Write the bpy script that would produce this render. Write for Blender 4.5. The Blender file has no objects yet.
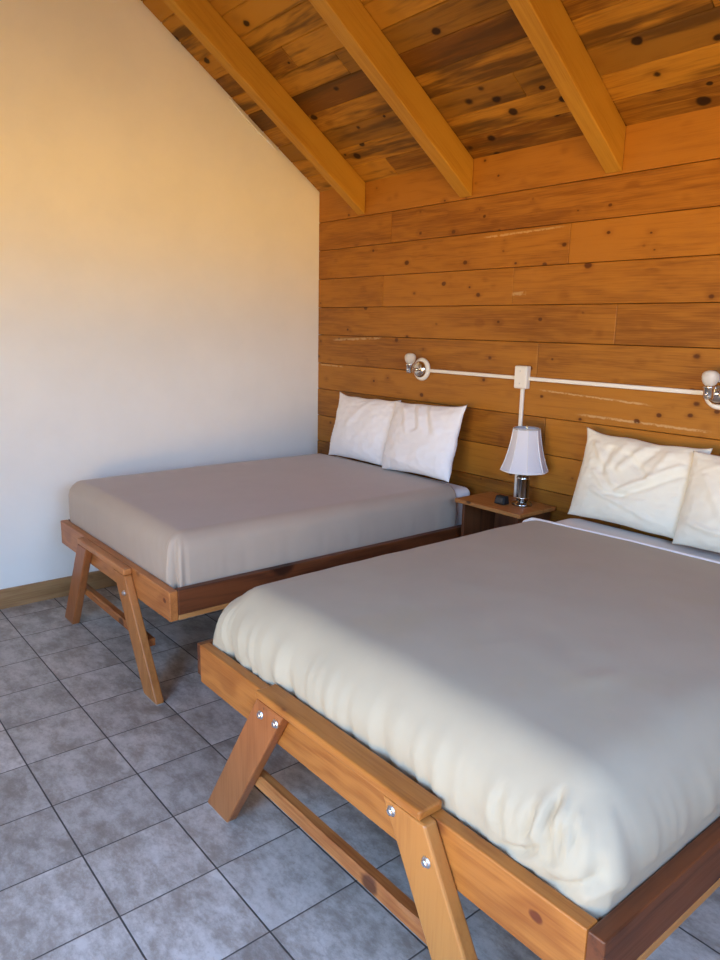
import bpy, bmesh, math, random
from math import sin, cos, pi, radians, exp, sqrt
from mathutils import Vector, Matrix, noise

scene = bpy.context.scene
COL = scene.collection
random.seed(7)

# ------------------------------------------------------------------ helpers
class MB:
    """collects vertices and faces (world coordinates) for one mesh object"""
    def __init__(self):
        self.v = []; self.f = []; self.m = []
    def box(self, x0, x1, y0, y1, z0, z1, mi=0):
        b = len(self.v)
        self.v += [(x, y, z) for z in (z0, z1) for y in (y0, y1) for x in (x0, x1)]
        self.f += [tuple(b + i for i in q) for q in
                   ((0, 2, 3, 1), (4, 5, 7, 6), (0, 1, 5, 4), (2, 6, 7, 3), (0, 4, 6, 2), (1, 3, 7, 5))]
        self.m += [mi] * 6
        return self
    def hexa(self, bottom, top, mi=0):
        """bottom and top: four points each, in order"""
        b = len(self.v)
        self.v += [tuple(p) for p in bottom] + [tuple(p) for p in top]
        self.f += [(b+3, b+2, b+1, b), (b+4, b+5, b+6, b+7)]
        self.m += [mi] * 2
        for i in range(4):
            j = (i + 1) % 4
            self.f.append((b+i, b+j, b+4+j, b+4+i)); self.m.append(mi)
        return self
    def rev(self, c, prof, n=32, axis='z', mi=0, cap=(True, True), fn=None):
        """profile [(radius, height)] turned about an axis through c"""
        b = len(self.v)
        for r, h in prof:
            for k in range(n):
                a = 2*pi*k/n
                rr = r*(fn(a) if fn else 1)
                u, w = rr*cos(a), rr*sin(a)
                if axis == 'z': p = (c[0]+u, c[1]+w, c[2]+h)
                elif axis == 'y': p = (c[0]+u, c[1]+h, c[2]-w)
                else: p = (c[0]+h, c[1]+u, c[2]+w)
                self.v.append(p)
        for i in range(len(prof)-1):
            for k in range(n):
                k2 = (k+1) % n
                self.f.append((b+i*n+k, b+i*n+k2, b+(i+1)*n+k2, b+(i+1)*n+k)); self.m.append(mi)
        if cap[0]: self.f.append(tuple(b+k for k in reversed(range(n)))); self.m.append(mi)
        if cap[1]:
            o = b+(len(prof)-1)*n
            self.f.append(tuple(o+k for k in range(n))); self.m.append(mi)
        return self
    def tube(self, pts, r, n=12, mi=0):
        pts = [Vector(p) for p in pts]
        b = len(self.v); N = len(pts); prev = None
        for i, p in enumerate(pts):
            t = (pts[min(i+1, N-1)] - pts[max(i-1, 0)]).normalized()
            if prev is None:
                a = Vector((0, 0, 1)) if abs(t.z) < .9 else Vector((1, 0, 0))
                u = t.cross(a).normalized()
            else:
                u = (prev - t*prev.dot(t)).normalized()
            prev = u; w = t.cross(u)
            rr = r[i] if isinstance(r, (list, tuple)) else r
            for k in range(n):
                a = 2*pi*k/n
                self.v.append(tuple(p + u*(rr*cos(a)) + w*(rr*sin(a))))
        for i in range(N-1):
            for k in range(n):
                k2 = (k+1) % n
                self.f.append((b+i*n+k, b+i*n+k2, b+(i+1)*n+k2, b+(i+1)*n+k)); self.m.append(mi)
        self.f.append(tuple(b+k for k in reversed(range(n)))); self.m.append(mi)
        self.f.append(tuple(b+(N-1)*n+k for k in range(n))); self.m.append(mi)
        return self
    def build(self, name, mats, parent=None, bevel=0, smooth=False, segs=2, subsurf=0, origin=None):
        me = bpy.data.meshes.new(name)
        o = bpy.data.objects.new(name, me)
        off = Vector((0, 0, 0))
        if parent is not None:
            q = parent
            while q is not None:
                off += q.location; q = q.parent
        own = Vector(origin) - off if origin is not None else Vector((0, 0, 0))
        off2 = off + own
        me.from_pydata([tuple(Vector(p) - off2) for p in self.v], [], self.f)
        o.location = own
        mats = mats if isinstance(mats, (list, tuple)) else [mats]
        for m in mats: me.materials.append(m)
        for p, mi in zip(me.polygons, self.m): p.material_index = mi
        bm = bmesh.new(); bm.from_mesh(me)
        bmesh.ops.recalc_face_normals(bm, faces=bm.faces)
        bm.to_mesh(me); bm.free()
        if smooth:
            for p in me.polygons: p.use_smooth = True
        COL.objects.link(o)
        if parent is not None: o.parent = parent
        if bevel:
            md = o.modifiers.new('edge', 'BEVEL'); md.width = bevel; md.segments = segs
            md.limit_method = 'ANGLE'; md.angle_limit = radians(35)
            md.harden_normals = False
        if subsurf:
            md = o.modifiers.new('round', 'SUBSURF'); md.levels = subsurf; md.render_levels = subsurf
        return o

def tag(o, label=None, cat=None, group=None, kind=None):
    if label: o['label'] = label
    if cat: o['category'] = cat
    if group: o['group'] = group
    if kind: o['kind'] = kind
    return o

def thing(name, label, cat, loc=(0, 0, 0), group=None):
    o = bpy.data.objects.new(name, None)
    o.empty_display_size = .1
    o.location = loc; COL.objects.link(o)
    return tag(o, label, cat, group)

def struct(name, mb, mats, **k):
    o = mb.build(name, mats, **k)
    o['kind'] = 'structure'
    return o

# ------------------------------------------------------------------ materials
class NT:
    def __init__(self, name):
        self.mat = bpy.data.materials.new(name); self.mat.use_nodes = True
        self.t = self.mat.node_tree
        self.b = self.t.nodes['Principled BSDF']
    def n(self, typ, **k):
        nd = self.t.nodes.new(typ)
        for a, v in k.items(): setattr(nd, a, v)
        return nd
    def l(self, a, b): self.t.links.new(a, b)
    def sv(self, sock, v):
        if hasattr(v, 'is_output'): self.l(v, sock)
        else: sock.default_value = v
    def math(self, op, a, b=0.0, c=None, clamp=False):
        nd = self.n('ShaderNodeMath', operation=op, use_clamp=clamp)
        self.sv(nd.inputs[0], a); self.sv(nd.inputs[1], b)
        if c is not None: self.sv(nd.inputs[2], c)
        return nd.outputs[0]
    def vmath(self, op, a, b=None):
        nd = self.n('ShaderNodeVectorMath', operation=op)
        self.sv(nd.inputs[0], a)
        if b is not None: self.sv(nd.inputs[1], b)
        return nd.outputs[0]
    def mix(self, f, a, b, mode='MIX'):
        nd = self.n('ShaderNodeMix', data_type='RGBA', blend_type=mode)
        nd.clamp_factor = True
        self.sv(nd.inputs[0], f)
        for s, v in ((nd.inputs[6], a), (nd.inputs[7], b)):
            if hasattr(v, 'is_output'): self.l(v, s)
            else: s.default_value = tuple(v)[:3] + (1,)
        return nd.outputs[2]
    def noise(self, vec, scale, detail=4, rough=.55, dist=0.0):
        nd = self.n('ShaderNodeTexNoise')
        self.l(vec, nd.inputs['Vector'])
        nd.inputs['Scale'].default_value = scale; nd.inputs['Detail'].default_value = detail
        nd.inputs['Roughness'].default_value = rough; nd.inputs['Distortion'].default_value = dist
        return nd.outputs[0]
    def smooth(self, v, a, b, o0=0.0, o1=1.0):
        nd = self.n('ShaderNodeMapRange', interpolation_type='SMOOTHSTEP')
        self.sv(nd.inputs[0], v)
        for i, x in enumerate((a, b, o0, o1)): nd.inputs[i+1].default_value = x
        return nd.outputs[0]
    def bump(self, h, strength=.3, dist=.01):
        nd = self.n('ShaderNodeBump')
        nd.inputs['Strength'].default_value = strength; nd.inputs['Distance'].default_value = dist
        self.l(h, nd.inputs['Height']); self.l(nd.outputs[0], self.b.inputs['Normal'])
    def obj(self):
        return self.n('ShaderNodeTexCoord').outputs['Object']
    def scalev(self, v, s):
        return self.vmath('MULTIPLY', v, tuple(s))
    def base(self, col, rough=.5, metal=0.0, spec=.5):
        self.sv(self.b.inputs['Base Color'], col if hasattr(col, 'is_output') else tuple(col)[:3] + (1,))
        self.sv(self.b.inputs['Roughness'], rough)
        self.b.inputs['Metallic'].default_value = metal
        self.b.inputs['Specular IOR Level'].default_value = spec
        return self.mat

def wood(name, light, dark, axis='x', knot=(.05, .014, .004), knot_scale=7.0, knot_size=.17, rough=.45,
         var=.25, grain=1.0, spec=.35, ringamt=.6, scuffs=None, tonevar=None):
    t = NT(name)
    co = t.obj()
    geo = t.n('ShaderNodeNewGeometry')
    rnd = geo.outputs['Random Per Island']
    offs = t.n('ShaderNodeCombineXYZ')
    t.l(t.math('MULTIPLY', rnd, 41.3), offs.inputs[0]); t.l(t.math('MULTIPLY', rnd, 23.7), offs.inputs[1])
    t.l(t.math('MULTIPLY', rnd, 67.1), offs.inputs[2])
    p = t.vmath('ADD', co, offs.outputs[0])
    i = 'xyz'.index(axis)
    def st(al, ac):
        s = [ac]*3; s[i] = al
        return t.scalev(p, s)
    # knots
    kp = t.vmath('ADD', p, t.scalev(st(1.3, 1.3), (0, 0, 0)))
    ks = [knot_scale]*3; ks[i] = knot_scale*.72
    vor = t.n('ShaderNodeTexVoronoi'); vor.inputs['Scale'].default_value = 1.0
    wob = t.noise(p, 22, 2)
    kv = t.scalev(p, ks)
    t.l(kv, vor.inputs['Vector'])
    dist = t.math('ADD', vor.outputs['Distance'], t.math('MULTIPLY', t.math('SUBTRACT', wob, .5), .10))
    sep = t.n('ShaderNodeSeparateColor'); t.l(vor.outputs['Color'], sep.inputs[0])
    ksz = t.math('MULTIPLY_ADD', sep.outputs[0], knot_size*1.0, knot_size*.25)
    core = t.math('SUBTRACT', 1.0, t.math('DIVIDE', dist, ksz), clamp=True)
    core = t.smooth(core, .05, .45)
    halo = t.smooth(dist, .0, knot_size*2.6, 1.0, 0.0)
    # growth rings: stretched noise turned into lines, bent round the knots
    g0 = t.noise(st(.55*grain, 5.5*grain), 1.0, 2, .5, .3)
    ring = t.math('ADD', t.math('MULTIPLY', g0, 46.0), t.math('MULTIPLY', halo, 3.5))
    ring = t.math('SINE', ring)
    ring = t.math('MULTIPLY_ADD', ring, .5, .5)
    fine = t.noise(st(5*grain, 150*grain), 1.0, 3, .6)
    blot = t.noise(st(1.1, 4.0), 1.0, 4, .6)
    f = t.math('ADD', t.math('MULTIPLY', ring, .34*ringamt), t.math('MULTIPLY', fine, .58))
    f = t.math('ADD', f, t.math('MULTIPLY', blot, .62))
    f = t.math('ADD', f, t.math('MULTIPLY_ADD', rnd, var, -.5*var))
    f = t.smooth(f, .48, 1.04)
    col = t.mix(f, light, dark)
    if tonevar is not None:      # some boards of a different tone
        r2 = t.math('FRACT', t.math('MULTIPLY', rnd, 7.77))
        col = t.mix(t.smooth(r2, .45, .8), col, t.mix(.5, col, tonevar))
        strk = t.noise(st(.9, 9.0), 1.0, 4, .65)
        col = t.mix(t.smooth(strk, .47, .64, 0, .85), col, tonevar)
    col = t.mix(t.math('MULTIPLY', t.math('MULTIPLY', halo, halo), .38), col, dark)
    col = t.mix(t.math('MULTIPLY', core, .9), col, knot)
    if scuffs:
        sx = t.n('ShaderNodeSeparateXYZ'); t.l(co, sx.inputs[0])
        wn = t.noise(co, 26, 3, .6)
        tot = None
        for (x0, x1, z0, z1, h) in scuffs:
            u = t.math('DIVIDE', t.math('SUBTRACT', sx.outputs[0], x0), x1-x0)
            zc = t.math('MULTIPLY_ADD', u, z1-z0, z0)
            dz = t.math('ABSOLUTE', t.math('SUBTRACT', t.math('ADD', sx.outputs[2],
                        t.math('MULTIPLY_ADD', wn, .018, -.009)), zc))
            m = t.smooth(dz, h*.3, h, 1, 0)
            e = t.math('MULTIPLY', t.smooth(u, -.02, .12), t.smooth(u, .88, 1.02, 1, 0))
            m = t.math('MULTIPLY', t.math('MULTIPLY', m, e), t.smooth(wn, .34, .52))
            tot = m if tot is None else t.math('MAXIMUM', tot, m)
        col = t.mix(t.math('MULTIPLY', tot, .42), col, (.72, .52, .27))
    r = t.math('MULTIPLY_ADD', fine, .2, rough-.1)
    t.bump(t.math('SUBTRACT', t.math('ADD', fine, t.math('MULTIPLY', ring, .3)), core), .12, .003)
    return t.base(col, r, 0, spec)

def plain(name, col, rough=.5, metal=0, spec=.5, mottle=0.0, scale=8, bump=0.0, bscale=120):
    t = NT(name); co = t.obj()
    c = col
    if mottle:
        nz = t.noise(co, scale, 5, .6)
        d = [x*(1-mottle) for x in col]; e = [min(1, x*(1+mottle*.6)) for x in col]
        c = t.mix(t.smooth(nz, .3, .7), d, e)
    if bump: t.bump(t.noise(co, bscale, 3, .6), bump, .004)
    return t.base(c, rough, metal, spec)

def fabric(name, col, rough=.9, sheen=.25, mottle=.05, weave=900, stains=None):
    t = NT(name); co = t.obj()
    nz = t.noise(co, 3.0, 5, .6)
    c = t.mix(t.smooth(nz, .3, .7), [x*(1-mottle) for x in col], [min(1, x*(1+mottle)) for x in col])
    if stains:
        s = t.noise(t.vmath('ADD', co, (3.1, 7.7, 1.3)), 2.3, 4, .6)
        c = t.mix(t.smooth(s, .55, .72, 0, .35), c, stains)
    t.bump(t.noise(co, weave, 2, .5), .08, .0008)
    t.b.inputs['Sheen Weight'].default_value = sheen
    t.b.inputs['Sheen Roughness'].default_value = .5
    return t.base(c, rough, 0, .2)

M_WALL = plain('painted_plaster', (.88, .845, .765), .85, 0, .2, .035, 1.6, .10, 90)
M_PINE = wood('amber_pine_boards', (.395, .156, .019), (.185, .060, .0072), 'x', knot=(.085, .022, .004), knot_scale=10.5,
              knot_size=.17, rough=.42, var=.3, grain=1.2, spec=.3, ringamt=.35,
              scuffs=[(1.515, 2.06, 2.112, 2.125, .007), (.17, .72, 1.53, 1.556, .010), (1.745, 1.845, 1.808, 1.812, .014),
                      (1.95, 2.6, 1.318, 1.296, .006), (2.2, 2.9, 1.215, 1.205, .008), (.02, .30, 1.352, 1.350, .007)])
M_CEIL = wood('knotty_ceiling_boards', (.48, .215, .022), (.18, .066, .0075), 'x', knot=(.012, .005, .002), knot_scale=9.0,
              knot_size=.23, rough=.5, var=.7, grain=1.3, spec=.2, ringamt=.4, tonevar=(.085, .038, .008))
M_BEAM = wood('pale_pine_beam', (.49, .240, .027), (.35, .150, .013), 'y', knot=(.14, .04, .01), knot_scale=6, knot_size=.14,
              rough=.5, var=.1, spec=.25, ringamt=.35)
M_RAILX = wood('varnished_pine_rail', (.42, .155, .030), (.24, .068, .011), 'x', knot=(.12, .026, .008), knot_scale=7,
               knot_size=.22, rough=.4, var=.2, spec=.4)
M_LEG = wood('varnished_pine_leg', (.44, .178, .040), (.30, .100, .019), 'z', knot=(.14, .04, .012), knot_scale=5, knot_size=.14,
             rough=.42, var=.35, spec=.4, ringamt=.45)
M_LEGR = wood('reddish_pine_leg', (.36, .120, .034), (.22, .062, .014), 'z', knot=(.10, .03, .01), knot_scale=5, knot_size=.14,
              rough=.42, var=.3, spec=.4, ringamt=.45)
M_LEG1 = wood('orange_pine_leg', (.43, .158, .040), (.27, .085, .018), 'z', knot=(.10, .03, .01), knot_scale=5, knot_size=.14,
              rough=.42, var=.2, spec=.4, ringamt=.45)
M_SIDE = wood('dark_stained_side_rail', (.15, .045, .014), (.05, .014, .005), 'y', knot=(.03, .008, .003), knot_scale=5,
              knot_size=.25, rough=.45, var=.2, spec=.4)
M_LIP = wood('lit_pine_edge', (.46, .22, .07), (.32, .13, .035), 'y', rough=.6, var=.1, knot_size=.1)  # pale tone imitates light caught by the rail's lower chamfer
M_RAILX1 = wood('reddish_pine_rail', (.48, .18, .048), (.29, .085, .02), 'x', knot=(.12, .026, .008), knot_scale=7,
                knot_size=.2, rough=.4, var=.2, spec=.4)
M_STRETCH = wood('rough_pine_stretcher', (.50, .19, .05), (.26, .07, .016), 'x', knot=(.08, .02, .006), knot_size=.2, rough=.55, var=.2)
M_BASE = wood('pine_baseboard', (.42, .235, .10), (.25, .12, .042), 'y', knot=(.06, .02, .008), knot_scale=7, knot_size=.34,
              rough=.5, var=.1)
M_NIGHT = wood('nightstand_wood', (.44, .18, .05), (.28, .09, .02), 'x', rough=.38, var=.2, spec=.45)
M_NIGHTD = wood('nightstand_shaded_wood', (.16, .05, .016), (.07, .02, .007), 'z', rough=.5, var=.2)  # shade below the tabletop put into a darker wood colour
M_DARK = plain('shadow_gap', (.02, .012, .008), .9)
M_PLY = plain('plywood', (.30, .18, .09), .8, 0, .2, .1)
M_SPREAD1 = fabric('taupe_bedspread', (.43, .345, .265), .65, .25, .03)
M_SPREAD2 = fabric('beige_bedspread', (.425, .372, .27), .8, .10, .035, stains=(.42, .35, .21))
M_SHEET = fabric('white_sheet', (.78, .77, .76), .85, .2, .02)
M_SHEET2 = fabric('greyish_sheet', (.74, .71, .67), .85, .2, .02)
M_HEM = fabric('white_hem', (.82, .80, .78), .85, .2, .02)
M_PIL_W = fabric('white_pillowcase', (.86, .85, .85), .85, .2, .02)
M_PIL_C = fabric('cream_pillowcase', (.80, .745, .60), .88, .2, .04)
M_WHITEP = plain('white_plastic', (.80, .76, .68), .45)
M_CHROME = plain('polished_chrome', (.75, .73, .70), .14, 1.0)
M_STEEL = plain('zinc_steel', (.66, .66, .66), .32, 1.0)
M_BLACK = plain('black_plastic', (.010, .010, .010), .6, 0, .3)
M_GUN = plain('dark_polished_metal', (.36, .35, .34), .10, 1.0)
M_BRASS = plain('pale_brass', (.72, .58, .34), .28, 1.0)
M_PAD = plain('worn_pale_wood', (.40, .33, .27), .8, 0, .3, .15, 60)

def make_shade_mat():
    t = NT('lamp_shade_fabric'); t.base((.80, .79, .83), .85, 0, .2)
    t.b.inputs['Sheen Weight'].default_value = .2
    tr = t.n('ShaderNodeBsdfTranslucent'); tr.inputs[0].default_value = (.85, .82, .80, 1)
    mx = t.n('ShaderNodeMixShader'); mx.inputs[0].default_value = .22
    out = t.t.nodes['Material Output']
    t.l(t.b.outputs[0], mx.inputs[1]); t.l(tr.outputs[0], mx.inputs[2]); t.l(mx.outputs[0], out.inputs[0])
    return t.mat
M_SHADE = make_shade_mat()
def make_frost():
    t = NT('frosted_glass'); t.base((.86, .84, .78), .35, 0, .5)
    t.b.inputs['Transmission Weight'].default_value = .45
    t.b.inputs['IOR'].default_value = 1.3
    return t.mat
M_FROST = make_frost()

TILE, TX0, TY0 = .3015, .7732, -2.2405
def make_floor_mat():
    t = NT('stone_look_floor_tile'); co = t.obj()
    s = t.n('ShaderNodeSeparateXYZ'); t.l(co, s.inputs[0])
    u = t.math('DIVIDE', t.math('SUBTRACT', s.outputs[0], TX0), TILE)
    v = t.math('DIVIDE', t.math('SUBTRACT', s.outputs[1], TY0), TILE)
    fu, fv = t.math('FRACT', u), t.math('FRACT', v)
    du = t.math('MINIMUM', fu, t.math('SUBTRACT', 1.0, fu)); dv = t.math('MINIMUM', fv, t.math('SUBTRACT', 1.0, fv))
    gu = t.smooth(du, .005, .011, .1, 1.0); gv = t.smooth(dv, .005, .012)
    tile = t.math('MULTIPLY', gu, gv)
    cell = t.n('ShaderNodeCombineXYZ'); t.l(t.math('FLOOR', u), cell.inputs[0]); t.l(t.math('FLOOR', v), cell.inputs[1])
    wn = t.n('ShaderNodeTexWhiteNoise'); wn.noise_dimensions = '3D'; t.l(cell.outputs[0], wn.inputs[0])
    off = t.scalev(wn.outputs['Color'], (9, 9, 9))
    p = t.vmath('ADD', co, off)
    pa = t.scalev(p, (.75, 1.25, 1)); big = t.noise(pa, 8, 8, .76); vein = t.noise(pa, 4.2, 7, .62); fine = t.noise(p, 60, 5, .75)
    c = t.mix(t.smooth(big, .34, .66), (.27, .235, .20), (.56, .525, .485))
    c = t.mix(t.smooth(t.math('ABSOLUTE', t.math('SUBTRACT', vein, .5)), .0, .03, .22, 0), c, (.20, .16, .13))
    c = t.mix(t.smooth(fine, .5, .75, 0, .5), c, (.25, .21, .18))
    tone = t.math('MULTIPLY_ADD', wn.outputs['Value'], .30, .85)
    c = t.mix(1.0, c, t.n('ShaderNodeCombineColor').outputs[0], 'MULTIPLY') if False else c
    tv = t.n('ShaderNodeVectorMath', operation='SCALE'); t.l(c, tv.inputs[0]); t.l(tone, tv.inputs[3])
    c = t.mix(tile, (.06, .052, .047), tv.outputs[0])
    r = t.math('MULTIPLY_ADD', big, .25, .26)
    r = t.math('ADD', r, t.math('MULTIPLY', t.math('SUBTRACT', 1.0, tile), .4))
    t.bump(t.math('ADD', t.math('MULTIPLY', tile, 1.0), t.math('MULTIPLY', fine, .08)), .5, .003)
    return t.base(c, r, 0, .45)
M_FLOOR = make_floor_mat()

# ------------------------------------------------------------------ camera (solved from the floor tiles and wall boards)
CAM = Vector((4.3282, -3.1424, 1.62))
yaw, pitch, roll, FPX = .8824, -.2071, .0197, 726.8
fwd = Vector((-sin(yaw)*cos(pitch), cos(yaw)*cos(pitch), sin(pitch)))
rt = Vector((cos(yaw), sin(yaw), 0)); up = rt.cross(fwd)
r2 = cos(roll)*rt + sin(roll)*up; u2 = -sin(roll)*rt + cos(roll)*up
cam = bpy.data.cameras.new('camera'); camo = bpy.data.objects.new('camera', cam); COL.objects.link(camo)
mw = Matrix((r2, u2, -fwd)).transposed().to_4x4(); mw.translation = CAM
camo.matrix_world = mw
cam.sensor_fit = 'HORIZONTAL'; cam.sensor_width = 36; cam.lens = FPX/720*36; cam.clip_start = .02
scene.camera = camo

# ------------------------------------------------------------------ room shell
XR, YF = 5.0, -4.5            # right wall, front wall
ZC, SL = 2.527, .690          # ceiling height at the back wall, slope
YR = -2.75                    # ridge
ZR = ZC - SL*YR
def zc(y): return ZC - SL*y if y > YR else ZR - SL*(YR - y)

struct('floor', MB().box(-.12, XR+.12, YF-.12, .12, -.1, 0), M_FLOOR)

# left wall: pentagon under the gable
def gable(x0, x1):
    m = MB()
    out = [(0.12, -.1), (0.12, zc(0)-SL*.12+.02), (YR, ZR+.02), (YF-.12, zc(YF-.12)+.02), (YF-.12, -.1)]
    b = [(x0, y, z) for y, z in out]; c = [(x1, y, z) for y, z in out]
    m.v = b + c; n = len(out)
    m.f = [tuple(range(n)), tuple(reversed(range(n, 2*n)))] + [(i, (i+1) % n, n+(i+1) % n, n+i) for i in range(n)]
    m.m = [0]*len(m.f)
    return m
struct('wall_left', gable(-.12, 0), M_WALL)
# right wall with a window opening
WY0, WY1, WZ0, WZ1 = -3.3, -1.5, 1.5, 2.4
mr = MB()
mr.box(XR, XR+.12, YF-.12, WY0, 0, 2.5); mr.box(XR, XR+.12, WY1, .0, 0, 2.5)
mr.box(XR, XR+.12, WY0, WY1, 0, WZ0); mr.box(XR, XR+.12, WY0, WY1, WZ1, 2.5)
pts = [(0.0, 2.5), (0.0, zc(0)+.02), (YR, ZR+.02), (YF-.12, zc(YF-.12)+.02), (YF-.12, 2.5)]
b0 = len(mr.v); n = len(pts)
mr.v += [(XR, y, z) for y, z in pts] + [(XR+.12, y, z) for y, z in pts]
mr.f += [tuple(b0+i for i in range(n)), tuple(b0+n+i for i in reversed(range(n)))] + \
        [(b0+i, b0+(i+1) % n, b0+n+(i+1) % n, b0+n+i) for i in range(n)]
mr.m += [0]*(n+2)
struct('wall_right', mr, M_WALL)
wf = MB()
wf.box(XR-.03, XR+.02, WY0-.07, WY0, WZ0-.07, WZ1+.07).box(XR-.03, XR+.02, WY1, WY1+.07, WZ0-.07, WZ1+.07)
wf.box(XR-.03, XR+.02, WY0, WY1, WZ0-.07, WZ0).box(XR-.03, XR+.02, WY0, WY1, WZ1, WZ1+.07)
struct('window_1', wf, M_BASE, bevel=.003)
# front wall with a wide window opening
DX0, DX1, DZ0, DZ = 2.7, 4.5, .15, 2.2
mf = MB()
mf.box(0, DX0, YF-.12, YF, 0, zc(YF)+.02).box(DX1, XR, YF-.12, YF, 0, zc(YF)+.02)
mf.box(DX0, DX1, YF-.12, YF, DZ, zc(YF)+.02).box(DX0, DX1, YF-.12, YF, 0, DZ0)
struct('wall_front', mf, M_WALL)
df = MB()
df.box(DX0-.08, DX0, YF, YF+.03, DZ0-.08, DZ+.08).box(DX1, DX1+.08, YF, YF+.03, DZ0-.08, DZ+.08)
df.box(DX0, DX1, YF, YF+.03, DZ, DZ+.08).box(DX0, DX1, YF, YF+.03, DZ0-.08, DZ0)
struct('window_2', df, M_BASE, bevel=.003)

# back wall of horizontal pine boards with their butt joints
seams = [2.62, 2.326, 2.139, 1.945, 1.751, 1.562, 1.362, 1.177, .985, .795, .605, .415, .225, 0]
joints = {1: [.765, 3.1], 2: [2.087], 3: [.701, 1.753], 4: [2.379], 5: [1.944], 6: [3.4], 7: [2.02, 4.1], 8: [1.2, 3.2],
          9: [2.5], 10: [.9, 3.3], 11: [2.2], 12: [1.4]}
wb = MB()
for k in range(len(seams)-1):
    xs = [0] + joints.get(k, []) + [XR]
    for a, b in zip(xs, xs[1:]):
        dy = random.uniform(0, .0025)
        wb.box(a+.0007, b-.0007, 0+dy, .03, seams[k+1]+.0012, seams[k]-.0012)
wall_back = wb
o = struct('wall_back', wb, [M_PINE, M_DARK], bevel=.0035)
bk = MB().box(-.12, XR+.12, .028, .14, -.1, 2.62)
bko = bk.build('backing', M_DARK, o)

# ceiling: tongue and groove boards across the rafters
cb = MB()
pitch_b = .137
L = sqrt(1+SL*SL)
def slope_boards(y0, z0, dirn, length):
    n = int(length/pitch_b)+1
    ux = (dirn/L, SL/L)               # unit along the slope in (y,z)
    nx = (-SL/L*dirn*-1, 0)
    for k in range(n):
        s0, s1 = k*pitch_b+.0022, (k+1)*pitch_b-.0022
        if k == 0: s0 = -.05
        js = sorted(random.uniform(.4, XR-.3) for _ in range(random.choice((1, 1, 2))))
        xs = [-.0] + js + [XR]
        for a, b in zip(xs, xs[1:]):
            d = random.uniform(0, .003)
            p = lambda s, t: (y0+ux[0]*s, z0+ux[1]*s)
            def q(x, s, t):
                # t = distance above the face, along the outward normal
                return (x, y0+ux[0]*s - t*(-SL/L)*(-1 if dirn < 0 else 1)*-1*0, z0+ux[1]*s + t*L)
            cb.hexa([q(a+.0007, s0, d), q(b-.0007, s0, d), q(b-.0007, s1, d), q(a+.0007, s1, d)],
                    [q(a+.0007, s0, .022), q(b-.0007, s0, .022), q(b-.0007, s1, .022), q(a+.0007, s1, .022)])
slope_boards(0, ZC, -1, (0-YR)*L)
slope_boards(YF, zc(YF), 1, (YR-YF)*L)
ceil = struct('ceiling', cb, M_CEIL, bevel=.0055)
rb = MB()
for (ya, yb) in ((.14, YR), (YR, YF-.14)):
    za, zb = zc(ya), zc(yb)
    rb.hexa([(-.12, ya, za+.024), (XR+.12, ya, za+.024), (XR+.12, yb, zb+.024), (-.12, yb, zb+.024)],
            [(-.12, ya, za+.15), (XR+.12, ya, za+.15), (XR+.12, yb, zb+.15), (-.12, yb, zb+.15)])
rb.build('roof_deck', M_DARK, ceil)

# baseboard
struct('baseboard_left', MB().box(0, .016, YF, -.02, 0, .116), M_BASE, bevel=.003)
# loose bead of plaster peeling along the top of the white wall
tr = []
for i in range(14):
    u = i/13; y = -.70 + .36*u
    tr.append((.004+.012*sin(pi*u), y, zc(y) - .012 - .022*sin(pi*u)))
struct('trim_1', MB().tube(tr, [.002+.005*sin(pi*i/13) for i in range(14)], 8), M_WALL, smooth=True)

# exposed beams
beam_x = [(.432, .509), (1.340, 1.432), (2.258, 2.345), (3.172, 3.26), (4.09, 4.178), (5.0, 5.088)]
beam_l = ['pale pine ceiling beam closest to the white wall', 'pale pine ceiling beam second from the white wall',
          'pale pine ceiling beam third from the white wall, above the bigger bed',
          'pale pine ceiling beam fourth from the white wall', 'pale pine ceiling beam fifth from the white wall',
          'pale pine ceiling beam sixth from the white wall, by the window wall']
for (a, b), lab in zip(beam_x[:4], beam_l[:4]):
    dz = .192
    y0, y1 = -.001, YR
    m = MB()
    # lower edge at the wall is cut level, as the photo shows a small dark end
    m.hexa([(a, y0, zc(y0)-dz), (b, y0, zc(y0)-dz), (b, y1, zc(y1)-dz), (a, y1, zc(y1)-dz)],
           [(a, y0, zc(y0)-.001), (b, y0, zc(y0)-.001), (b, y1, zc(y1)-.001), (a, y1, zc(y1)-.001)])
    o = m.build('ceiling_beam', M_BEAM, bevel=.006, origin=((a+b)/2, y0, zc(y0)))
    th = -math.atan(SL)                     # the object lies along the roof slope, so its grain runs along it
    o.data.transform(Matrix.Rotation(-th, 4, 'X')); o.rotation_euler.x = th
    tag(o, lab, 'beam', 'exposed ceiling beams')

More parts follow.
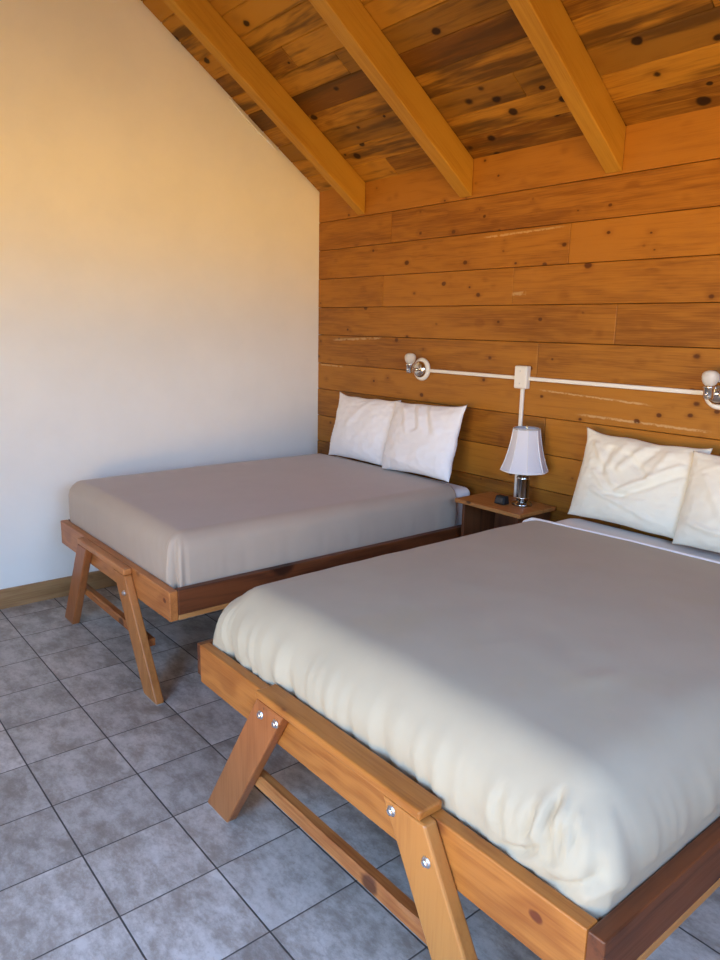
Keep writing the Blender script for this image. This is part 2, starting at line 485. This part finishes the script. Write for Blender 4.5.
# ------------------------------------------------------------------ bedspread
def spread_mesh(x0, x1, yf, yh, zt, zb, re, disp, step=.0105):
    cx0, cx1, cy = x0+re, x1-re, yf+re
    M = int((cx1-cx0)/step); N = int((yh-cy)/step)
    base, nrm, tt, gid = [], [], [], []
    V, F = [], []
    for j in range(N+1):
        y = yh + (cy-yh)*j/N
        for i in range(M+1):
            x = cx0 + (cx1-cx0)*i/M
            V.append(disp(Vector((x, y, zt)), Vector((0, 0, 1)), None, 0, 0))
    G = lambda j, i: j*(M+1)+i
    for j in range(N):
        for i in range(M):
            F.append((G(j, i), G(j, i+1), G(j+1, i+1), G(j+1, i)))
    K = 34
    t = 0
    for j in range(N+1):
        base.append((cx0, yh+(cy-yh)*j/N)); nrm.append((-1, 0)); gid.append(G(j, 0)); tt.append(t); t += step
    for k in range(1, K+1):
        a = pi + (pi/2)*k/K
        base.append((cx0, cy)); nrm.append((cos(a), sin(a))); gid.append(G(N, 0)); tt.append(t); t += re*pi/2/K
    for i in range(1, M+1):
        base.append((cx0+(cx1-cx0)*i/M, cy)); nrm.append((0, -1)); gid.append(G(N, i)); tt.append(t); t += step
    for k in range(1, K+1):
        a = 1.5*pi + (pi/2)*k/K
        base.append((cx1, cy)); nrm.append((cos(a), sin(a))); gid.append(G(N, M)); tt.append(t); t += re*pi/2/K
    for j in range(N-1, -1, -1):
        base.append((cx1, yh+(cy-yh)*j/N)); nrm.append((1, 0)); gid.append(G(j, M)); tt.append(t); t += step
    P = len(base)
    prof = []
    for k in range(1, 11):
        a = pi/2*k/10
        prof.append((re*sin(a), re*(1-cos(a)), sin(a), cos(a)))
    depth = zt-re-zb
    ns = max(4, int(depth/.011))
    for k in range(1, ns+1):
        prof.append((re, re+depth*k/ns, 1, 0))
    prev = None
    for r, (o, d, sn, cs) in enumerate(prof):
        ring = []
        for p in range(P):
            bx, by = base[p]; nx, ny = nrm[p]
            w = max(0, (d-re*.3)/(zt-zb-re*.3))
            ring.append(len(V))
            V.append(disp(Vector((bx+nx*o, by+ny*o, zt-d)), Vector((nx*sn, ny*sn, cs)), tt[p], w, d))
        for p in range(P-1):
            if r == 0:
                if gid[p] == gid[p+1]: F.append((gid[p], ring[p+1], ring[p]))
                else: F.append((gid[p], gid[p+1], ring[p+1], ring[p]))
            else:
                F.append((prev[p], prev[p+1], ring[p+1], ring[p]))
        prev = ring
    m = MB(); m.v = [tuple(v) for v in V]; m.f = [tuple(reversed(f)) for f in F]; m.m = [0]*len(F)
    return m

def seg_d(px, pz, pl):
    best = 9; bt = 0; n = len(pl)-1
    for i in range(n):
        ax, az = pl[i]; bx, bz = pl[i+1]
        dx, dz = bx-ax, bz-az; L2 = dx*dx+dz*dz
        u = max(0, min(1, ((px-ax)*dx+(pz-az)*dz)/L2))
        d = math.hypot(px-ax-u*dx, pz-az-u*dz)
        if d < best: best = d; bt = (i+u)/n
    return best, bt

def nz(*a): return noise.noise(Vector(a))

def gather(t, z, sd, fr):
    """pleat profile along the hem"""
    return nz(t*fr, z*1.6, sd) + .5*nz(t*fr*2.1+3, z*2.2, sd+5)

FOOT2 = -2.030
# crease lines on the cloth near its front corner: points in metres, depth, width
cre = [([(3.469, -2.034, 0.54), (3.532, -2.038, 0.563), (3.579, -2.046, 0.598), (3.613, -2.025, 0.648), (3.63, -1.986, 0.689)], 0.0086, 0.0125),
       ([(3.553, -2.039, 0.551), (3.609, -2.038, 0.598), (3.643, -2.022, 0.651), (3.657, -1.992, 0.673)], 0.0075, 0.0105),
       ([(3.586, -2.036, 0.528), (3.655, -2.04, 0.563), (3.698, -2.014, 0.598), (3.718, -1.948, 0.625)], 0.006, 0.0125),
       ([(3.578, -1.983, 0.703), (3.583, -2.018, 0.67), (3.586, -2.04, 0.624)], 0.0063, 0.012),
       ([(3.532, -2.018, 0.669), (3.543, -2.033, 0.648), (3.543, -2.043, 0.598)], 0.0058, 0.0125),
       ([(3.459, -2.019, 0.669), (3.469, -2.037, 0.623), (3.48, -2.036, 0.563)], 0.005, 0.013),]
cre = [([Vector(q) for q in pl], a, w) for pl, a, w in cre]
def line_d(p, pl):
    best, bt, n = 9.0, 0.0, len(pl)-1
    for i in range(n):
        ab = pl[i+1]-pl[i]
        u = max(0, min(1, (p-pl[i]).dot(ab)/ab.length_squared))
        d = (p-pl[i]-ab*u).length
        if d < best: best, bt = d, (i+u)/n
    return best, bt

def disp2(p, n, t, w, d):
    off = .006*nz(p.x*1.7, p.y*1.7, 2.0) + .0016*nz(p.x*9, p.y*9, p.z*9+4)
    # crowned top
    if t is None or d < .1:
        off += 0
    cxm = (p.x-2.96)/.76; cym = (p.y+1.05)/1.0
    crown = max(0, 1-cxm*cxm)*max(0, 1-max(0, -cym)**4)
    q = Vector(p)
    q.z += .016*crown*(n.z if t is not None else 1)
    if t is not None:
        onfoot = max(0, -n.y)
        amp = .0035 + .0075*onfoot
        if p.x < 2.5: amp += .004*onfoot
        up = min(1, w*1.6)
        sl = t + .25*(p.z-.5)*onfoot            # pleats lean a little
        off += amp*(w**.6)*(gather(sl, p.z*.5, 11, 20)*1.0 + .75*gather(sl, p.z*.5, 17, 38))
        off += .010*(.35+.65*onfoot)*up*(min(1, abs(nz(sl*12, p.z*1.4, 41))*3.2)-1)
        off += .006*onfoot*up*(min(1, abs(nz(sl*7+p.z*4, p.z*5, 61))*4)-1)
        off += .010*w*nz(t*2.6, p.z*2, 8)
        off += .018*sin(pi*min(1, w*1.05))*(.5+.5*onfoot)      # belly of the soft mattress
        if w > .9: off -= .010*(w-.9)/.1                       # tucked in behind the rail
    else:
        # soft drag marks on top
        off += .0012*nz(p.x*4+p.y*9, p.y*3-p.x*2, 1)
        b = exp(-(((p.x-3.41)/.035)**2 + ((p.y+1.57)/.07)**2))
        off += .006*b
    if t is not None and abs(n.x) > .05 and n.y < -.05:      # squarer corners towards the hem
        s2 = 2*abs(n.x*n.y)/max(1e-6, n.x*n.x+n.y*n.y)
        off += .056*s2*s2*min(1, w*1.15)
    q = q + n*off
    if q.z < .572:
        q.y = max(q.y, -2.0405); q.x = min(q.x, 3.719); q.x = max(q.x, 2.196)
    if t is not None and n.y < -.1 and q.x > 3.3:
        ef = min(1, (-n.y-.1)/.3); dlt = 0
        for pl, a, wd in cre:
            dd, u = line_d(q, pl)
            if dd < .05:
                e = min(1, u*4, (1-u)*4) if 0 < u < 1 else 0
                dlt += ef*e*a*(-1.7*exp(-(dd/(.75*wd))**2) + .8*exp(-((dd-1.6*wd)/(.9*wd))**2))
        q = q + n*dlt*1.7
        if q.z < .572:
            q.y = max(q.y, -2.0405); q.x = min(q.x, 3.719)
    return q

def disp1(p, n, t, w, d):
    off = .004*nz(p.x*1.9, p.y*1.9, 7.0) + .0009*nz(p.x*9, p.y*9, p.z*9)
    q = Vector(p)
    cxm = (p.x-.95)/.7
    q.z += .008*max(0, 1-cxm*cxm)*(n.z if t is not None else 1)
    if t is not None:
        amp = .0016 + .0022*max(0, n.x)
        off += amp*w*gather(t, p.z, 31, 17)
        off += .008*sin(pi*w)
        if w > .8: off -= .012*(w-.8)/.2
        if n.x > .15 and n.y < -.15:
            a = math.atan2(n.x, -n.y)           # 0 = foot face, pi/2 = side face
            off += w**.5*(.022*exp(-((a-.36)/.16)**2) - .024*exp(-((a-.72)/.10)**2) + .020*exp(-((a-1.05)/.15)**2))
        elif n.x > .9 and p.y < -1.55:
            fade = max(0, (-1.55-p.y)/.3)
            off += .004*w*fade*nz(p.y*30, p.z*2, 3)
        elif n.y < -.9 and p.x > 1.2:
            fade = min(1, (p.x-1.2)/.3)
            s = p.x + (p.z-.54)*.35
            off += .0045*fade*nz(s*22, p.z*1.5, 13)
    q = q + n*off
    if q.z < .545:
        q.x = max(.294, min(1.612, q.x)); q.y = max(-1.905, q.y)
    return q

# ------------------------------------------------------------------ beds
def make_bed(label, x0, x1, yf, zr0, zr1, lap_side, matfoot, matleg, legs, bar, stretch, group, trim=False):
    """x0..x1 outer width, yf = front face of the foot rail, rails zr0..zr1"""
    th = .038
    t = thing('bed_frame', label, 'bed frame', ((x0+x1)/2, yf, 0), group)
    if lap_side:
        fx0, fx1, ys = x0+.022, x1-th, yf
    else:
        fx0, fx1, ys = x0, x1, yf+th+.0005
    o = MB().box(fx0, fx1, yf, yf+th, zr0, zr1).build('foot_rail', matfoot, t, bevel=.004)
    for sx in (0, 1):
        a, b = ((x0, x0+th-.008*lap_side) if sx == 0 else (x1-th, x1))
        o = MB().box(a+.0003, b, ys, -.003, zr0+.0225, zr1).build('side_rail', M_SIDE, t, bevel=.004)
        o['label'] = 'dark stained side rail'
        MB().box(a+.0003, b, ys+(.0 if not lap_side else th+.001), -.003, zr0, zr0+.022).build('lower_strip', M_LIP, o, bevel=.003)['label'] = 'pale lower wood edge, caught light put into its colour'
    MB().box(x0+th, x1-th, -.045, -.004, zr0, zr1-.02).build('head_rail', M_SIDE, t, bevel=.003)
    MB().box(x0+th+.001, x1-th-.001, yf+th+.001, -.046, zr0+.012, zr0+.032).build('platform', M_PLY, t)
    yl0, yl1 = yf-.040, yf-.0005
    for i, (b0, b1, t0, t1, ztop, m, bolts) in enumerate(legs):
        mb = MB().hexa([(b0, yl0, .004), (b1, yl0, .004), (b1, yl1, .004), (b0, yl1, .004)],
                       [(t0, yl0, ztop), (t1, yl0, ztop), (t1, yl1, ztop), (t0, yl1, ztop)])
        lg = mb.build('leg', m, t, bevel=.006)
        MB().box(b0+.004, b1-.004, yl0+.004, yl1-.004, 0, .0035).build('foot_pad', M_PAD, lg)['label'] = 'worn pale foot pad'
        for bx, bz in bolts:
            mb = MB().rev((bx, yl0, bz), [(.0135, .001), (.0135, -.002), (.011, -.0045), (.0085, -.005), (.0085, -.009), (.006, -.0105)], 20, 'y')
            mb.build('bolt', M_STEEL, lg, smooth=False)['label'] = 'silver bolt head'
    for i, px in enumerate((x0+.06, x1-.06)):
        MB().box(px-.02, px+.02, -.10, -.05, .006, zr0-.001).build('leg', M_SIDE, t, bevel=.004)['label'] = 'plain upright leg at the head end'
        MB().box(px-.018, px+.018, -.098, -.052, 0, .0055).build('foot_pad', M_PAD, t)
    bx0, bx1, bz0, bz1, by1 = bar
    MB().box(bx0, bx1, yl0-.001, by1, bz0, bz1).build('leg_bar', matfoot, t, bevel=.007, segs=3)
    sx0, sx1, sz, sh = stretch
    # rough board on the back of the legs, its upper arris chipped
    m = MB(); n = 40
    secs = []
    for k in range(n+1):
        u = k/n; x = sx0+(sx1-sx0)*u
        ch = .006+.007*abs(nz(u*9, 2.2, x0)) + .003*nz(u*40, 1, x0)
        zz = sz
        secs.append([(x, yl1+.001, zz-sh/2), (x, yl1+.001, zz+sh/2-ch), (x, yl1+.001+ch*.9, zz+sh/2-.001*nz(u*30, 3, 1)),
                     (x, yl1+.036, zz+sh/2), (x, yl1+.036, zz-sh/2)])
    for s in secs: m.v += s
    for k in range(n):
        for i in range(5):
            j = (i+1) % 5
            m.f.append((k*5+i, k*5+j, (k+1)*5+j, (k+1)*5+i)); m.m.append(0)
    m.f += [tuple(range(5)), tuple(n*5+i for i in reversed(range(5)))]; m.m += [0, 0]
    m.build('stretcher', M_STRETCH, t)
    return t

BG = 'wooden beds'
make_bed('smaller wooden bed frame standing along the white wall', .254, 1.652, -1.945, .405, .536, 0, M_RAILX1, M_LEGR,
         [(.345, .482, .645, .775, .505, M_LEGR, []), (1.432, 1.566, 1.130, 1.264, .5055, M_LEG1, [(1.262, .425)])],
         (.645, 1.266, .506, .536, -1.9455), (.40, 1.405, .222, .034), BG)
make_bed('larger wooden bed frame in front, bolted splayed legs', 2.163, 3.760, -2.08, .402, .540, 1, M_RAILX, M_LEG,
         [(2.285, 2.425, 2.622, 2.762, .5405, M_LEGR, [(2.648, .500), (2.728, .508)]),
          (3.492, 3.632, 3.190, 3.332, .5405, M_LEG, [(3.226, .518), (3.345, .458)])],
         (2.616, 3.318, .5415, .566, -2.046), (2.46, 3.46, .215, .04), BG)

def mattress(label, x0, x1, y0, y1, z0, z1, m, group, bv):
    t = thing('mattress', label, 'mattress', ((x0+x1)/2, (y0+y1)/2, z0), group)
    zl = z1-.05
    mb = MB().box(x0+.02, x1-.02, y0+.03, y1, z0, zl)
    o = mb.build('mattress_core', M_SHEET, t, bevel=.06, segs=5, smooth=True)
    # fitted sheet over the head end
    a = MB().box(x0-.006, x1+.006, -.50, y1+.004, z0+.03, z1+.006)
    a.build('fitted_sheet', m, t, bevel=bv, segs=6, smooth=True)
    return t
mattress('mattress under taupe bedspread, white sheet showing beside nightstand', .325, 1.588, -1.85, -.055, .4385, .728, M_SHEET, 'mattresses', .04)
mattress('mattress with pale sheet showing under the cream pillows', 2.25, 3.665, -1.90, -.055, .4355, .728, M_SHEET2, 'mattresses', .12)

def finish_cloth(o, th):
    md = o.modifiers.new('cloth', 'SOLIDIFY'); md.thickness = th; md.offset = -1

o = spread_mesh(.238, 1.604, -1.899, -.20, .758, .47, .072, disp1).build('bedspread', M_SPREAD1, smooth=True)
finish_cloth(o, .003)
tag(o, 'smooth taupe bedspread tucked over the smaller bed', 'bedspread', 'bedspreads')
t2 = thing('bedspread', 'large creased beige bedspread over the front bed', 'bedspread', (2.96, -1.2, .75), 'bedspreads')
YH2 = -.395
o = spread_mesh(2.172, 3.714, FOOT2, YH2, .748, .47, .150, disp2).build('cloth', M_SPREAD2, t2, smooth=True)
finish_cloth(o, .003)
# white hem along the head edge
pts = []
for i in range(70):
    u = i/69; x = 2.275+(3.64-2.275)*u
    q = disp2(Vector((x, YH2, .742)), Vector((0, 0, 1)), None, 0, 0)
    pts.append((x, YH2+.004, q.z-.001))
pts = [(2.203, YH2+.004, .60), (2.206, YH2+.004, .68), (2.236, YH2+.004, .724)] + pts + [(3.68, YH2+.004, .715), (3.706, YH2+.004, .65)]
MB().tube(pts, .0125, 10).build('hem', M_HEM, t2, smooth=True)['label'] = 'white hem'

# ------------------------------------------------------------------ pillows
def pillow(label, mat, c, w, h, th, lean, tilt, seed, ears=(1, 1, 1, 1), creases=(), group=None, sag=.04, yaw=0):
    """c = middle of the bottom edge; leans back by lean (rad); tilt turns it in its own plane"""
    n = 56
    def outline(u, v):
        ax = 1 - sag*(1-v*v)**1.0*abs(u)**3 * 1.0
        az = 1 - sag*1.3*(1-u*u)*abs(v)**3
        x = u*w/2*ax; z = v*h/2*az
        # dog ears
        e = abs(u*v)**6
        k = (0 if u < 0 else 1) + (0 if v < 0 else 2)
        x += math.copysign(.018*e*ears[k], u); z += math.copysign(.020*e*ears[k], v)
        x += .006*nz(v*2.5, seed, u); z += .008*nz(u*2.2, seed+4, v)
        return x, z
    V, F = [], []
    def thick(u, v, side):
        b = max(0, (1-abs(u)**2.6)*(1-abs(v)**2.6))**.55
        low = 1+.22*(-v)
        t = th/2*b*low
        wr = .5*nz(u*3.2+seed, v*3.2, side*2) + .35*nz(u*7, v*7+seed, side) + .2*abs(nz(u*9+v*4, v*6+seed, side+9))
        t += .011*wr*min(1, b*1.6)
        ed = max(abs(u), abs(v))
        t += .006*nz(u*14, v*14, seed+side)*max(0, (ed-.5)*2)*min(1, (1-ed)*14)
        for (u0, v0, u1, v1, a, wd) in creases:
            d, q = seg_d(u, v, [(u0, v0), (u1, v1)])
            t += a*exp(-(d/wd)**2)*min(1, b*2)
        return t
    idx = {}
    R = Matrix.Rotation(yaw, 3, 'Z') @ Matrix.Rotation(lean, 3, 'X') @ Matrix.Rotation(tilt, 3, 'Y')
    for side in (-1, 1):
        for j in range(n+1):
            for i in range(n+1):
                u = sin((2*i/n-1)*pi/2); v = sin((2*j/n-1)*pi/2)
                u = .5*u+.5*(2*i/n-1); v = .5*v+.5*(2*j/n-1)
                edge = i in (0, n) or j in (0, n)
                if edge and side == 1: idx[(side, j, i)] = idx[(-1, j, i)]; continue
                x, z = outline(u, v)
                y = 0 if edge else side*thick(u, v, side)
                q = R @ Vector((x, y, z+h/2))
                idx[(side, j, i)] = len(V); V.append(tuple(Vector(c)+q))
        for j in range(n):
            for i in range(n):
                f = (idx[(side, j, i)], idx[(side, j, i+1)], idx[(side, j+1, i+1)], idx[(side, j+1, i)])
                F.append(f if side == -1 else tuple(reversed(f)))
    m = MB(); m.v = V; m.f = F; m.m = [0]*len(F)
    o = m.build('pillow', mat, smooth=True, origin=c)
    return tag(o, label, 'pillow', group)

pillow('white pillow on the smaller bed, next to the white wall', M_PIL_W, (.705, -.195, .770), .575, .415, .14, radians(-15), radians(-1), 3.3,
       (.2, .2, 1.2, .3), [(.2, .9, -.3, .1, .006, .08)], 'pillows on the beds', yaw=radians(2), sag=.02)
pillow('white pillow on the smaller bed, next to the lamp', M_PIL_W, (1.290, -.240, .781), .585, .42, .15, radians(-16), radians(-2), 8.7,
       (.1, .3, -.2, .9), [(-.55, .85, -.2, .15, .011, .07), (-.3, .9, .0, .25, -.010, .06), (-.1, .9, .15, .3, .010, .06), (.2, .9, .6, .3, .016, .10),
                          (.05, .9, .4, .2, -.010, .07), (-.8, -.6, .2, -.85, .006, .1)], 'pillows on the beds', yaw=radians(-2), sag=.02)
pillow('cream pillow on the larger bed, nearer the lamp', M_PIL_C, (2.630, -.190, .758), .585, .400, .15, radians(-15), radians(1), 5.1,
       (.6, .2, 1.2, .6), [(-.75, .75, -.2, -.1, .011, .06), (.7, .55, -.1, -.25, .014, .05), (.75, .35, -.05, -.35, -.013, .05), (.1, .85, -.2, .25, .012, .06),
                          (-.1, .6, .3, .1, -.013, .05), (-.6, -.3, .5, -.75, .010, .05), (-.45, .7, -.5, .1, -.011, .05), (.3, .9, .1, .4, -.010, .05),
                          (-.3, -.35, .3, -.3, -.009, .045), (-.2, .9, -.35, .3, .009, .05), (.5, .8, .3, .1, .010, .05), (-.65, .1, -.1, -.5, .008, .05)],
       'pillows on the beds', sag=.015)
pillow('greyish cream pillow on the larger bed, farther from the table lamp', M_PIL_C, (3.190, -.245, .758), .60, .39, .15, radians(-15), 0, 12.9,
       (.2, .4, .3, .6), [(-.8, -.5, .4, -.75, .010, .06), (-.5, .8, .1, .6, .009, .06), (-.7, .5, -.3, -.3, .008, .06)], 'pillows on the beds', sag=.015)

# ------------------------------------------------------------------ nightstand
NX0, NX1, NY, NZ = 1.700, 2.140, -.315, .727
NB = -.018
t = thing('nightstand', 'small wooden nightstand between the two beds', 'nightstand', ((NX0+NX1)/2, NY/2, 0))
MB().box(NX0, NX1, NY, NB, NZ-.022, NZ).build('tabletop', M_NIGHT, t, bevel=.004)
for x in (NX0+.03, NX1-.048):
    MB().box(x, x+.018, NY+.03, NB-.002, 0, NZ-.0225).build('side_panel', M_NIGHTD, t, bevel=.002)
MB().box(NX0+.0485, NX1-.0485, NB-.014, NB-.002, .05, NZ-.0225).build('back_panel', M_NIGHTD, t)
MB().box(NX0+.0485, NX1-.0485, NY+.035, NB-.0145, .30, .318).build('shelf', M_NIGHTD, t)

# table lamp
LX, LY = 2.010, -.135
t = thing('table_lamp', 'table lamp with white paneled shade on the nightstand', 'lamp', (LX, LY, NZ))
MB().rev((LX, LY, NZ), [(.052, 0), (.054, .006), (.050, .013), (.036, .018), (.030, .026)], 36).build('base', M_GUN, t, smooth=True)
MB().rev((LX, LY, NZ), [(.026, .024), (.032, .030), (.034, .036), (.033, .042), (.033, .140), (.035, .145), (.033, .152), (.022, .160), (.014, .166)], 40).build('column', M_GUN, t, smooth=True, bevel=.001)
for zz in (.040, .143):
    MB().rev((LX, LY, NZ+zz), [(.033, -.003), (.0365, 0), (.033, .003)], 40, cap=(False, False)).build('column_ring', M_CHROME, t, smooth=True)
MB().rev((LX, LY, NZ), [(.012, .16), (.016, .17), (.016, .215), (.010, .22)], 20).build('socket', M_BRASS, t, smooth=True)
MB().rev((LX, LY, NZ+.22), [(.012, 0), (.016, .02), (.028, .055), (.026, .08), (.010, .095)], 20).build('bulb', M_FROST, t, smooth=True)
SH0, SH1, R0, R1 = .185, .402, .120, .066
def panel(a):   # eight soft panels
    s = (a/(pi/4)) % 1.0
    return cos(pi/8)/cos((s-.5)*pi/4)*.6+.4
pr = []
for i in range(15):
    u = i/14
    r = R1+(R0-R1)*(.55*(1-u)+.45*(1-u)**2.6)
    pr.append((r, SH0+(SH1-SH0)*u))
sh = MB().rev((LX, LY, NZ), pr, 64, fn=panel, cap=(False, False)).build('lamp_shade', M_SHADE, t, smooth=True)
md = sh.modifiers.new('cloth', 'SOLIDIFY'); md.thickness = .002
for zz, rr, nm in ((SH0, R0, 'lower_trim'), (SH1, R1, 'upper_trim')):
    ring = MB()
    pts = [(LX+cos(2*pi*k/64)*rr*panel(2*pi*k/64), LY+sin(2*pi*k/64)*rr*panel(2*pi*k/64), NZ+zz) for k in range(65)]
    ring.tube(pts, .0042, 8)
    ring.build(nm, M_HEM if nm == 'lower_trim' else plain('grey_braid', (.45, .43, .42), .8), sh, smooth=True)
ribm = MB()
for k in range(8):
    a = 2*pi*k/8
    ribm.tube([(LX+cos(a)*(r+.0012)*panel(a+1e-6), LY+sin(a)*(r+.0012)*panel(a+1e-6), NZ+h) for r, h in pr], .0022, 6)
ribm.build('panel_seams', M_HEM, sh, smooth=True)
hp = []
for i in range(21):
    a = pi*i/20
    hp.append((LX+.045*cos(a)**1 if False else LX+.042*cos(a), LY, NZ+.205+.185*sin(a)**.8))
MB().tube(hp, .002, 6).build('harp', M_BRASS, t, smooth=True)
MB().box(LX-R1+.002, LX+R1-.002, LY-.0015, LY+.0015, NZ+SH1-.014, NZ+SH1-.011).build('spider', M_BRASS, t)
MB().rev((LX, LY, NZ+SH1-.012), [(.006, 0), (.007, .008), (.004, .014), (.006, .02), (.003, .026)], 16).build('finial', M_BRASS, t, smooth=True)

# small black clock
CX, CY = 1.932, -.205
t = thing('alarm_clock', 'small black alarm clock on the nightstand beside the lamp', 'clock', (CX, CY, NZ))
m = MB().hexa([(CX-.034, CY-.024, NZ), (CX+.034, CY-.024, NZ), (CX+.034, CY+.024, NZ), (CX-.034, CY+.024, NZ)],
              [(CX-.030, CY-.014, NZ+.044), (CX+.030, CY-.014, NZ+.044), (CX+.030, CY+.020, NZ+.044), (CX-.030, CY+.020, NZ+.044)])
m.build('body', M_BLACK, t, bevel=.006, segs=3)
MB().hexa([(CX-.026, CY-.0245, NZ+.010), (CX+.026, CY-.0245, NZ+.010), (CX+.026, CY-.0205, NZ+.010), (CX-.026, CY-.0205, NZ+.010)],
          [(CX-.024, CY-.0185, NZ+.034), (CX+.024, CY-.0185, NZ+.034), (CX+.024, CY-.0145, NZ+.034), (CX-.024, CY-.0145, NZ+.034)]).build(
          'display', plain('dark_glass', (.02, .022, .025), .08), t)

# ------------------------------------------------------------------ surface wiring on the boards
t = thing('wiring_conduit', 'white surface wiring conduit with junction box on the board wall', 'conduit', (1.866, 0, 1.376))
jb = MB().box(1.828, 1.908, -.036, -.001, 1.318, 1.437).build('junction_box', M_WHITEP, t, bevel=.005, segs=3)
MB().box(1.832, 1.904, -.040, -.0365, 1.323, 1.432).build('cover_plate', M_WHITEP, jb, bevel=.002)
for zz in (1.345, 1.410):
    MB().rev((1.868, -.040, zz), [(.004, .001), (.004, -.0015)], 12, 'y').build('screw', M_STEEL, jb)
ZW = 1.372
MB().box(1.150, 1.8275, -.016, -.001, ZW-.010, ZW+.010).build('conduit_run', M_WHITEP, t, bevel=.005, segs=3)
MB().box(1.9085, 2.835, -.016, -.001, ZW-.010, ZW+.010).build('conduit_run', M_WHITEP, t, bevel=.005, segs=3)
MB().box(1.856, 1.878, -.016, -.001, .60, 1.3175).build('conduit_drop', M_WHITEP, t, bevel=.005, segs=3)

def sconce(x, z, label):
    t = thing('wall_sconce', label, 'wall lamp', (x, 0, z), 'swivel wall lamps')
    pl = MB().rev((x, -.001, z), [(.068, 0), (.070, -.008), (.066, -.014), (.058, -.017), (.052, -.0175)], 44, 'y').build('backplate', M_WHITEP, t, smooth=True)
    MB().rev((x, -.016, z), [(.050, 0), (.050, -.008), (.044, -.020), (.032, -.028), (.014, -.032)], 40, 'y').build('chrome_dome', M_CHROME, t, smooth=True)
    MB().tube([(x, -.045, z), (x-.002, -.07, z-.002), (x-.003, -.095, z-.001), (x-.003, -.105, z+.004)], .010, 14).build('arm', M_CHROME, t, smooth=True)
    so = MB().rev((x-.003, -.105, z-.022), [(.010, 0), (.019, .003), (.021, .012), (.021, .044), (.025, .048), (.025, .056), (.018, .058)], 28).build('lamp_holder', M_CHROME, t, smooth=True)
    gl = MB().rev((x-.003, -.105, z+.036), [(.018, 0), (.026, .008), (.032, .022), (.034, .036), (.032, .048), (.024, .057), (.012, .061), (.002, .062)], 32).build('glass_shade', M_FROST, t, smooth=True)
    MB().rev((x-.003, -.124, z+.0), [(.006, .002), (.006, -.006), (.003, -.009)], 14, 'y').build('switch', M_CHROME, so, smooth=True)
    return t
sconce(1.092, 1.376, 'chrome wall lamp with frosted shade above the white pillows')
sconce(2.905, 1.376, 'chrome wall lamp with frosted shade above the cream pillows')

# ------------------------------------------------------------------ daylight
w = bpy.data.worlds.new('daylight'); scene.world = w; w.use_nodes = True
nt = w.node_tree; bg = nt.nodes['Background']
tc = nt.nodes.new('ShaderNodeTexCoord'); sp = nt.nodes.new('ShaderNodeSeparateXYZ')
nt.links.new(tc.outputs['Generated'], sp.inputs[0])
cr = nt.nodes.new('ShaderNodeValToRGB')
mp = nt.nodes.new('ShaderNodeMapRange'); mp.inputs[1].default_value = -1; mp.inputs[2].default_value = 1
nt.links.new(sp.outputs[2], mp.inputs[0]); nt.links.new(mp.outputs[0], cr.inputs[0])
e = cr.color_ramp.elements
e[0].position = 0; e[0].color = (.22, .14, .05, 1)          # sunlit sandy ground outside
e[1].position = 1; e[1].color = (.30, .50, 1.0, 1)          # blue sky
# below the horizon sunlit ground, then an added dim band that cuts low daylight under the beds, then the sky
for pos, c in ((.36, (.66, .40, .11, 1)), (.474, (1.9, 1.18, .34, 1)), (.490, (1.8, 1.15, .38, 1)), (.500, (.48, .50, .44, 1)),
               (.514, (.50, .58, .62, 1)), (.530, (.70, 1.0, 1.36, 1)), (.62, (.48, .86, 1.50, 1))):
    k = e.new(pos); k.color = c
nt.links.new(cr.outputs[0], bg.inputs[0])
bg.inputs[1].default_value = 11.0

def portal(loc, rot, sx, sy):
    la = bpy.data.lights.new('daylight_portal', 'AREA'); la.shape = 'RECTANGLE'; la.size = sx; la.size_y = sy
    la.cycles.is_portal = True
    ob = bpy.data.objects.new('daylight_portal', la); ob.location = loc; ob.rotation_euler = rot; COL.objects.link(ob)
portal(((DX0+DX1)/2, YF-.06, (DZ+DZ0)/2), (pi/2, 0, 0), DX1-DX0, DZ-DZ0)
portal((XR+.06, (WY0+WY1)/2, (WZ0+WZ1)/2), (0, pi/2, 0), WZ1-WZ0, WY1-WY0)

scene.view_settings.view_transform = 'Standard'
scene.view_settings.look = 'None'
scene.view_settings.gamma = 1
scene.view_settings.exposure = 0.14
scene.cycles.use_denoising = True
scene.cycles.max_bounces = 10
scene.cycles.diffuse_bounces = 6
